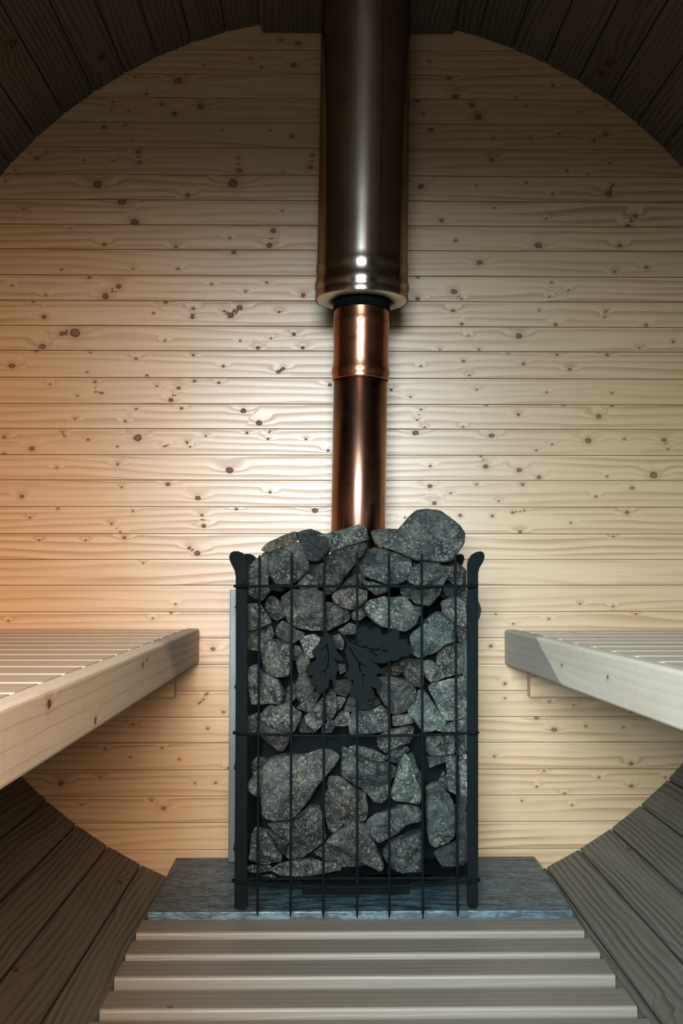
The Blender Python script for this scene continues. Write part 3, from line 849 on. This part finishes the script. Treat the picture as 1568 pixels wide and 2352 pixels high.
# ------------------------------------------------------------------ stones in the cage
# tile, layer (0 front, 1 middle, 2 back), tint, label, outline
TILE = {'A': (540, 1160), 'B': (720, 1160), 'C': (540, 1440), 'D': (720, 1440), 'E': (540, 1700), 'F': (720, 1700)}
TINT = {'g': (1.0, 1.04, 0.98), 'n': (1.0, 1.0, 0.97), 'd': (0.55, 0.58, 0.58), 'b': (0.98, 0.86, 0.76), 'w': (1.35, 1.40, 1.33), 't': (1.02, 1.18, 1.10),
        'k': (0.72, 0.78, 0.79), 'l': (1.20, 1.20, 1.12)}
ST = [
 ('A', 3, 'b', "long brownish slab lying along the top left of the heap", "240 410 300 345 420 290 540 242 575 250 610 300 520 360 420 405 300 440"),
 ('A', 2, 'd', "dark pointed stone on the heap left of the copper pipe", "560 260 690 222 780 255 840 280 880 400 830 480 760 520 680 520 640 450 610 380"),
 ('A', 2, 'n', "flat block with a straight top edge right in front of the copper pipe", "740 280 850 262 1150 178 1190 200 1225 320 1010 390 870 430 840 440"),
 ('A', 0, 'd', "long dark stone tilted diagonally under the flat block, crossing the third bar", "835 480 960 410 1190 345 1210 380 1180 440 1040 620 900 800 850 830 825 790"),
 ('A', 0, 'g', "blocky grey stone at the cage's top left behind the second bar", "310 440 420 410 570 340 610 380 660 500 680 580 600 680 520 735 380 735 310 640 300 560"),
 ('A', 1, 'n', "upright narrow stone in the top left corner behind the first bar", "120 560 230 470 310 450 325 480 310 600 310 730 330 790 240 880 120 820"),
 ('A', 1, 'k', "small rough stone just under the blocky top left stone, above the top rail", "560 740 600 690 640 635 720 650 760 720 760 770 640 790"),
 ('A', 2, 'd', "small dark stone wedged left of the long diagonal stone", "740 580 800 530 850 560 840 640 790 740 730 680"),
 ('A', 0, 'l', "large pale flat-faced stone under the top rail between the second and third bars", "425 850 520 780 700 770 820 800 835 1000 820 1150 700 1150 540 1115 480 1060 440 940"),
 ('A', 1, 'd', "dark rounded stone right of the third bar below the top rail", "835 890 900 900 1000 930 1055 990 1040 1060 900 1130 820 1170 790 1100 815 950"),
 ('A', 2, 'd', "small dark stone between the first and second bars below the top rail", "290 870 330 830 390 860 430 900 460 1020 380 1060 310 1010 270 930"),
 ('A', 1, 'n', "squarish stone beside the left post below the top rail", "110 910 210 905 250 940 300 1000 335 1080 230 1130 110 1150"),
 ('A', 2, 'n', "stone beside the left post, directly under the squarish one", "110 1150 220 1140 325 1100 365 1190 310 1260 240 1340 110 1320"),
 ('A', 1, 'k', "dull stone behind the second bar under the large pale flat-faced stone", "375 1130 430 1060 500 1090 540 1130 640 1180 600 1230 500 1290 420 1230 380 1190"),
 ('A', 0, 'g', "rounded stone with a pale speckled face between the first and second bars", "240 1330 320 1230 400 1240 520 1270 535 1420 500 1560 440 1580 350 1575 260 1510"),
 ('A', 1, 'n', "wedge-shaped stone tucked above the left oak leaf", "590 1220 720 1190 790 1230 780 1340 710 1410 660 1400 620 1310"),
 ('A', 2, 'k', "small stone right of the second bar, left of the wedge by the oak leaf", "535 1280 600 1300 640 1370 600 1440 530 1420"),
 ('A', 0, 'b', "tall narrow-waisted brownish stone left of the left oak leaf", "555 1440 600 1380 660 1378 690 1430 655 1500 660 1560 700 1610 740 1680 610 1805 575 1790 545 1640 585 1570 570 1490"),
 ('A', 1, 'l', "pale stone showing between the two oak leaf tops", "890 1210 960 1185 1000 1260 985 1335 930 1315"),
 ('A', 1, 'n', "small stone above the gap between the oak leaves", "945 1150 1050 1080 1110 1110 1125 1180 1000 1195"),
 ('A', 0, 'b', "reddish brown rounded stone right under the long diagonal stone", "890 830 950 780 1110 765 1215 790 1205 870 1140 940 1060 965 960 930 900 890"),
 ('A', 2, 'k', "triangular dark stone above the reddish brown rounded stone", "945 770 1030 680 1110 625 1130 680 1130 775"),
 ('A', 1, 'k', "small rough stone at the fourth bar left of the big speckled stone", "1065 990 1130 940 1185 930 1210 1010 1150 1060 1080 1055"),
 ('B', 0, 'k', "wide half-round stone behind the fifth bar above the top rail", "415 605 520 550 690 525 890 525 900 590 850 690 760 735 680 740 590 700 500 670"),
 ('B', 1, 'k', "thin flat stone lying just under the wide half-round stone", "440 690 560 710 700 750 660 800 580 840 540 810 480 760"),
 ('B', 2, 'd', "dark stone behind the top ends of the fourth and fifth bars", "430 570 470 410 560 395 660 410 780 450 890 500 900 540 700 545 520 580"),
 ('B', 1.2, 'g', "big rounded boulder resting on top of the heap right of the copper pipe", "640 385 760 250 860 130 930 60 1020 38 1160 55 1240 110 1340 190 1385 260 1380 350 1300 470 1260 520 1160 530 1050 510 960 520 860 480 740 420"),
 ('B', 3, 'b', "brownish stone between the copper pipe and the big boulder", "525 240 640 220 770 222 790 290 700 370 600 410 550 330"),
 ('B', 0, 't', "pale greenish stone behind the sixth bar right below the big boulder", "830 660 900 580 1000 520 1130 530 1220 580 1235 650 1180 745 1060 750 960 755 890 710"),
 ('B', 1, 'n', "stone in the top right corner behind the seventh bar", "1200 560 1290 575 1350 610 1370 690 1350 745 1270 720 1220 670"),
 ('B', 2, 'k', "dull stone under the top rail left of the sixth bar", "810 700 900 710 970 760 940 860 840 860 795 800"),
 ('B', 1, 'g', "stone with one bright facet under the top rail at the sixth bar", "880 800 1000 765 1170 760 1150 830 1060 930 960 910 910 890"),
 ('B', 2, 'd', "small dark stone at the seventh bar under the top rail", "1180 770 1290 700 1400 760 1390 830 1230 840"),
 ('B', 0, 'w', "large pale speckled stone above the right oak leaf, crossed by the fifth bar", "450 950 500 880 640 840 700 850 830 840 900 910 965 1020 940 1090 840 1165 740 1140 680 1135 600 1110 550 1070 490 1020"),
 ('B', 2, 'k', "little stone peeping between the large speckled stone and the sixth bar", "890 920 960 915 1000 960 980 1015 930 990"),
 ('B', 1, 'l', "tall stone against the right post below the top rail", "1170 890 1280 835 1405 850 1405 1130 1330 1110 1260 1080 1180 1000"),
 ('B', 2.5, 'b', "stone bulging out past the right post", "1440 890 1510 880 1537 950 1532 1020 1500 1070 1440 1060"),
 ('B', 0, 't', "big greenish stone right of the right oak leaf, crossed by the sixth bar", "890 1190 1000 1100 1030 1040 1140 975 1230 1030 1295 1100 1290 1260 1190 1290 1120 1350 1020 1390 970 1405 900 1360"),
 ('B', 1, 'b', "small brown stone by the right post beside the big greenish stone", "1310 1115 1400 1125 1405 1235 1330 1255"),
 ('D', 2, 'n', "streaked stone under the big greenish stone left of the seventh bar", "1140 220 1200 170 1300 150 1320 300 1290 440 1200 460 1130 340"),
 ('D', 2, 'b', "upright rusty brown stone right of the seventh bar", "1310 155 1365 155 1380 290 1375 430 1315 440"),
 ('C', 0, 'n', "large rounded stone against the left post, level with the oak leaf tips", "120 380 200 345 240 400 340 450 400 480 460 600 420 715 320 700 150 710 125 560"),
 ('C', 2, 'd', "dark stone deep behind the second bar left of the narrow-waisted stone", "450 590 530 510 570 640 490 720 420 720"),
 ('C', 0, 'k', "slanting narrow stone under the narrow-waisted brownish stone", "560 745 720 590 780 620 700 785 640 770"),
 ('C', 0, 'l', "pale angular stone above the middle rail between the first and second bars", "240 800 320 715 380 730 480 690 600 790 590 860 530 970 420 940 300 900 250 860"),
 ('C', 1, 'b', "brownish pointed stone hanging below the middle rail at the left", "160 830 200 785 260 820 300 900 520 960 480 1080 430 1145 380 1120 250 1010 170 930"),
 ('C', 1, 'd', "dark stone at the left post just above the middle rail", "105 830 165 800 200 850 215 960 110 965"),
 ('C', 0, 'l', "pale stone with a sharp lower tip left of the third bar above the middle rail", "640 820 740 720 815 630 828 850 740 960 690 920 650 890"),
 ('C', 1, 'k', "upright stone right of the third bar below the left oak leaf", "838 620 880 570 920 620 935 760 890 850 845 890 825 740"),
 ('C', 2, 'd', "dark stone behind the sharp-tipped pale stone", "585 880 640 800 720 860 780 900 740 968 640 972 590 962"),
 ('C', 1, 'k', "dull stone under the upright stone at the third bar, on the middle rail", "800 900 900 850 925 900 890 970 800 972"),
 ('C', 2, 'n', "small pale stone between the left oak leaf tip and the fourth bar", "925 640 1020 655 965 750 930 770"),
 ('C', 1, 'n', "smooth oval stone left of the fourth bar above the middle rail", "900 880 960 780 1045 765 1060 890 1000 912 920 908"),
 ('C', 2, 'd', "dark stone under the tip of the lower oak leaf", "1000 770 1040 640 1200 630 1310 640 1335 700 1220 750 1060 780"),
 ('C', 0, 'n', "wide flat-topped stone on the middle rail right of the fourth bar", "1070 785 1240 760 1330 715 1420 790 1425 950 1290 970 1150 985 1060 990 1045 900"),
 ('C', 2, 'b', "brown stone showing between the lower tips of two oak leaves", "890 490 1060 480 1070 560 1020 645 910 610"),
 ('C', 2, 'n', "tiny stone glimpsed between the left and lower oak leaves", "930 350 1005 335 1020 400 960 440"),
 ('D', 0, 'l', "rounded pale stone behind the fifth bar below the right oak leaf", "590 460 690 450 800 470 900 510 950 610 930 670 830 780 760 805 710 790 640 690 600 620 580 590"),
 ('D', 1, 'b', "dark brown stone left of the sixth bar below the right oak leaf", "815 390 860 290 1000 305 1015 430 1005 555 920 540 830 465"),
 ('D', 2, 'b', "brownish stone just beneath the right oak leaf at the fifth bar", "610 390 760 325 845 300 840 390 780 445 620 435"),
 ('D', 1, 'l', "pale ridged stone right of the sixth bar under the big greenish stone", "1010 310 1090 310 1190 420 1205 460 1080 515 1035 475 1005 400"),
 ('D', 0, 'w', "big pale block against the right post above the middle rail", "1050 550 1100 520 1290 470 1410 450 1410 800 1330 850 1220 860 1190 830 1130 710"),
 ('D', 0.4, 't', "pale green triangular stone behind the sixth bar above the middle rail", "860 780 960 590 1000 570 1060 640 1130 740 1230 870 1100 950 1000 965 930 870"),
 ('D', 1, 'n', "thin stone on the middle rail under the big pale block", "1120 955 1220 885 1390 850 1360 940 1300 965"),
 ('D', 1, 'b', "flat brownish stone at the fifth bar just above the middle rail", "725 815 870 800 915 880 820 905 725 912"),
 ('D', 0, 'n', "lumpy stone behind the fifth bar straddling the middle rail", "595 1000 710 940 900 905 920 940 880 1060 720 1120 660 1155 600 1110 585 1050"),
 ('D', 1, 'k', "small stone under the lumpy straddling stone at the fifth bar", "655 1200 720 1120 860 1095 875 1140 770 1250 690 1235"),
 ('D', 0, 'n', "square mottled stone hanging under the middle rail left of the seventh bar", "1030 990 1290 980 1295 1150 1230 1172 1080 1180 1030 1140"),
 ('D', 1, 'k', "small wedge right under the square mottled stone", "1050 1185 1220 1172 1235 1225 1070 1292"),
 ('D', 2, 'd', "dark stone behind the seventh bar under the middle rail", "1300 990 1385 1000 1385 1160 1305 1170"),
 ('E', 0, 'l', "largest stone of the lower cage, broad and pale, behind the first three bars", "240 240 330 160 460 118 620 130 720 105 780 80 870 85 960 155 900 250 760 400 690 530 560 690 500 722 350 735 250 690 235 480"),
 ('E', 1, 'n', "stone poking out left of the largest stone beside the left post", "105 410 210 260 260 300 260 500 180 512 130 470"),
 ('E', 2, 'd', "dark stone above and behind the largest stone's left shoulder", "150 210 200 150 300 165 330 250 230 280 160 310"),
 ('E', 0, 'k', "dark bluish angular block with pale edges in the lower cage at the fourth bar", "985 60 1110 100 1250 190 1420 205 1430 370 1390 540 1340 575 1270 560 1200 470 1110 410 970 320 975 250"),
 ('E', 1, 'n', "thin stone lying on top of the dark bluish block", "1045 60 1130 45 1250 75 1380 140 1370 195 1330 205 1180 160"),
 ('E', 0.3, 'b', "tall brownish stone below the dark bluish block left of the fourth bar", "845 390 870 330 970 340 1110 440 1200 480 1220 650 1190 740 1110 745 1000 780 930 640"),
 ('E', 1, 'k', "narrow stone right of the third bar beside the tall brownish stone", "825 490 855 440 930 620 990 770 910 850 850 805 825 700"),
 ('E', 1.1, 'k', "bluish stone with white streaks below the largest stone", "300 770 430 740 500 728 560 690 700 590 780 600 820 720 820 920 770 960 600 1085 540 1000 480 900 380 850"),
 ('E', 0, 'k', "dark three-sided stone in the bottom left corner", "150 880 190 800 240 800 330 900 430 1060 420 1110 250 1140 130 1090"),
 ('E', 2, 'd', "dark sliver between the bottom left corner stone and the white-streaked stone", "235 800 330 815 480 900 540 980 600 1090 480 1085"),
 ('E', 0, 'n', "pyramid-shaped stone at the bottom behind the fourth bar", "835 935 920 850 1110 715 1150 730 1240 870 1290 950 1370 1150 1340 1195 1200 1120 1000 1010"),
 ('E', 2, 'd', "dark shaded bottom of the pyramid-shaped stone, built as its own stone", "720 1030 840 940 1000 1010 1200 1120 1335 1200 1130 1218 960 1165"),  # shade on the pyramid's bottom put into a separate dark stone
 ('E', 1, 'k', "small pale-veined stone leaning on the right flank of the pyramid-shaped stone", "1140 760 1220 755 1255 840 1225 895 1165 840"),
 ('E', 0, 'n', "long flat stone on the tray at the bottom behind the second bar", "325 1190 400 1130 540 1100 700 1085 830 1120 930 1130 975 1190 830 1220 620 1260 400 1238"),
 ('E', 0, 'b', "small flat chip on the tray right of the first bar", "225 1245 330 1230 410 1270 380 1300 270 1292"),
 ('E', 1, 'n', "thin layered chip on the tray in the bottom left corner", "110 1150 330 1150 325 1205 120 1225"),
 ('F', 0, 'n', "arched stone behind the fifth bar in the lower right of the cage", "490 740 560 680 700 630 780 595 880 590 960 620 1000 680 1000 740 850 760 740 870 600 945 550 900"),
 ('F', 0, 'k', "large rounded stone at the bottom right under the arched stone", "640 1000 720 910 900 830 1000 815 1010 1010 980 1210 910 1255 830 1225 730 1190 640 1070"),
 ('F', 0, 't', "tall pale triangular stone between the fifth and sixth bars", "780 210 840 125 880 160 920 290 990 480 970 590 880 570 720 540 705 470 740 380"),
 ('F', 1, 'k', "dull stone behind the right side of the tall pale triangular stone", "860 130 910 115 950 240 995 320 1005 460 950 450 880 220"),
 ('F', 0, 't', "tall teal green stone with white veins between the sixth and seventh bars", "1030 420 1110 380 1190 400 1210 460 1280 560 1300 700 1290 890 1200 950 1110 978 1060 940 1040 830 1030 640"),
 ('F', 1, 'k', "stone at the right post beside the tall teal green stone", "1290 590 1410 585 1415 830 1330 865 1280 850"),
 ('F', 2, 'd', "stone in the bottom right corner under the tall teal green stone", "1100 1030 1200 960 1390 900 1390 1110 1340 1178 1180 1172 1130 1090"),
 ('F', 0, 'l', "tall pale slab against the right post below the middle rail", "1330 170 1385 130 1415 150 1415 522 1350 510 1330 350"),
 ('F', 1, 'n', "upright dull stone left of the tall pale slab behind the seventh bar", "1220 160 1290 120 1325 300 1320 500 1240 460 1215 330"),
 ('F', 2, 'd', "dark stone left of the upright dull stone, above the teal green stone", "1120 410 1190 280 1225 360 1240 470 1190 430"),
 ('F', 0, 'n', "pale flat chip on the tray right of the sixth bar", "940 1260 1030 1250 1092 1300 1040 1315"),
 ('F', 0, 'b', "thin flat chip on the tray between the fourth and fifth bars", "430 1290 620 1275 860 1300 820 1325 560 1318"),
 ('A', 3, 'd', "dark stone deep in the heap behind the blocky top left stone", "150 620 260 440 420 400 560 420 640 560 620 720 420 800 220 760"),
 ('A', 3, 'd', "dark stone deep in the heap below the dark pointed stone", "600 540 640 450 820 430 900 480 880 640 780 740 640 720"),
 ('A', 2.3, 'd', "dark stone in the gap between the diagonal and half-round stones", "880 720 960 500 1190 400 1270 420 1250 640 1120 780 960 860"),
 ('B', 3, 'd', "dark stone deep in the heap under the big boulder", "480 420 560 390 760 400 900 440 1000 560 900 760 700 760 540 640"),
 ('B', 3, 'd', "dark stone deep in the top right corner of the cage behind the seventh bar", "960 560 1100 500 1280 500 1400 600 1390 760 1200 860 1010 760"),
 ('F', 2, 'd', "dark scrap of stone right of the dark bluish block", "705 220 755 240 748 330 705 350"),
]
TRAY_Z = -0.7782
FRONT = {0: YF + 0.002, 1: YF + 0.028, 2: YF + 0.060, 3: YF + 0.10}


def rock(poly, yfront, seed):
    r = random.Random(seed)
    px = np.array(poly)
    size = min(np.ptp(px[:, 0]), np.ptp(px[:, 1])) / 1330.0
    h = min(0.046 if yfront < YF + 0.045 else 0.026, max(0.010, 0.46 * size))
    yc = yfront + h
    P = np.array([on_y(x, y, yc) for x, y in poly])[:, [0, 2]]
    # resample the outline
    cc = P.mean(0)
    P = cc + (P - cc) * (1.0 + 0.0010 / max(0.02, np.hypot(*(P - cc).T).mean()) + 0.008)
    nxt = np.roll(P, -1, 0)
    L = np.hypot(*(nxt - P).T)
    tot = L.sum()
    N = int(min(110, max(36, tot / 0.0034)))
    pts = []
    cum = np.concatenate([[0], np.cumsum(L)])
    for t in np.arange(N) * tot / N:
        i = min(len(P) - 1, int(np.searchsorted(cum, t, 'right') - 1))
        pts.append(P[i] + (nxt[i] - P[i]) * (t - cum[i]) / L[i])
    O = np.array(pts)
    O = 0.5 * O + 0.25 * (np.roll(O, 1, 0) + np.roll(O, -1, 0))
    c = O.mean(0)
    R = np.hypot(*(O - c).T).mean()
    off = Vector((r.uniform(0, 90), r.uniform(0, 90), r.uniform(0, 90)))
    planes = []
    for k in range(r.randint(4, 6)):
        a = r.uniform(0, 2 * PI)
        planes.append((r.uniform(0.62, 0.98), r.uniform(0.3, 1.25), math.cos(a), math.sin(a)))
    # one strong ridge
    a = r.uniform(0, 2 * PI)
    planes.append((0.95, r.uniform(0.5, 0.9), math.cos(a), math.sin(a)))
    planes.append((0.95, r.uniform(0.0, 0.4), -math.cos(a), -math.sin(a)))
    bm = bmesh.new()
    ss = [1.0, 0.985, 0.955, 0.91, 0.85, 0.77, 0.68, 0.58, 0.48, 0.37, 0.26, 0.15]
    yshift = [r.uniform(-0.25, 0.25) * h * 0.6 for _ in range(3)]

    def vert(p, s, side):
        q = (p - c) / R
        e = min(1.0, ((1 - s) / 0.20)) ** 0.62 if s < 1 else 0.0
        if side > 0:
            pl_ = min(c0 - g * (dx * q[0] + dz * q[1]) * 0.8 for c0, g, dx, dz in planes)
            d = h * max(0.05 * e, min(e, pl_))
        else:
            d = -h * 0.8 * e * (0.75 + 0.2 * q[0])
        n1 = noise.fractal(Vector((p[0], side * 0.3, p[1])) * 60 + off, 0.8, 2.1, 5)
        n2 = 1.0 - abs(noise.noise(Vector((p[0], side * 0.3, p[1])) * 42 - off)) * 2.0
        d2 = d + (n1 * 0.0024 + (n2 - 0.5) * 0.0030) * (0.25 + e)
        nv = noise.noise_vector(Vector((p[0], d, p[1])) * 110 + off) * 0.0011
        return bm.verts.new((p[0] + nv.x, yc - d2 + nv.y, max(p[1] + nv.z, TRAY_Z)))
    rings = []
    for s in ss:
        rings.append([vert(c + (p - c) * s, s, 1) for p in O])
    tip = vert(c, 0.0, 1)
    bs = [0.96, 0.88, 0.75, 0.55, 0.3]
    back = [[vert(c + (p - c) * s, s, -1) for p in O] for s in bs]
    btip = vert(c, 0.0, -1)

    def strip(a, b, flip):
        for i in range(N):
            j = (i + 1) % N
            f = (a[i], a[j], b[j], b[i])
            bm.faces.new(f[::-1] if flip else f)
    for a, b in zip(rings[:-1], rings[1:]): strip(a, b, False)
    prev = rings[0]
    for b in back:
        strip(prev, b, True)
        prev = b
    for i in range(N):
        bm.faces.new((rings[-1][i], rings[-1][(i + 1) % N], tip))
        bm.faces.new((back[-1][(i + 1) % N], back[-1][i], btip))
    return bm


for i, (tl, layer, tint, label, txt) in enumerate(ST):
    a = [float(v) for v in txt.split()]
    ox, oy = TILE[tl]
    poly = [(ox + a[j] / 4.0, oy + a[j + 1] / 4.0) for j in range(0, len(a), 2)]
    lo = int(math.floor(layer))
    yfr = FRONT[lo] + (FRONT.get(lo + 1, 0) - FRONT[lo]) * (layer - lo)
    o = put('stone', rock(poly, yfr, 100 + i), ROCK, smooth=True)
    tag(o, label, 'stone', 'stones piled in the stove cage')
    k = random.Random(i).uniform(0.62, 1.05)
    o.color = (*[v * k for v in TINT[tint]], 1)
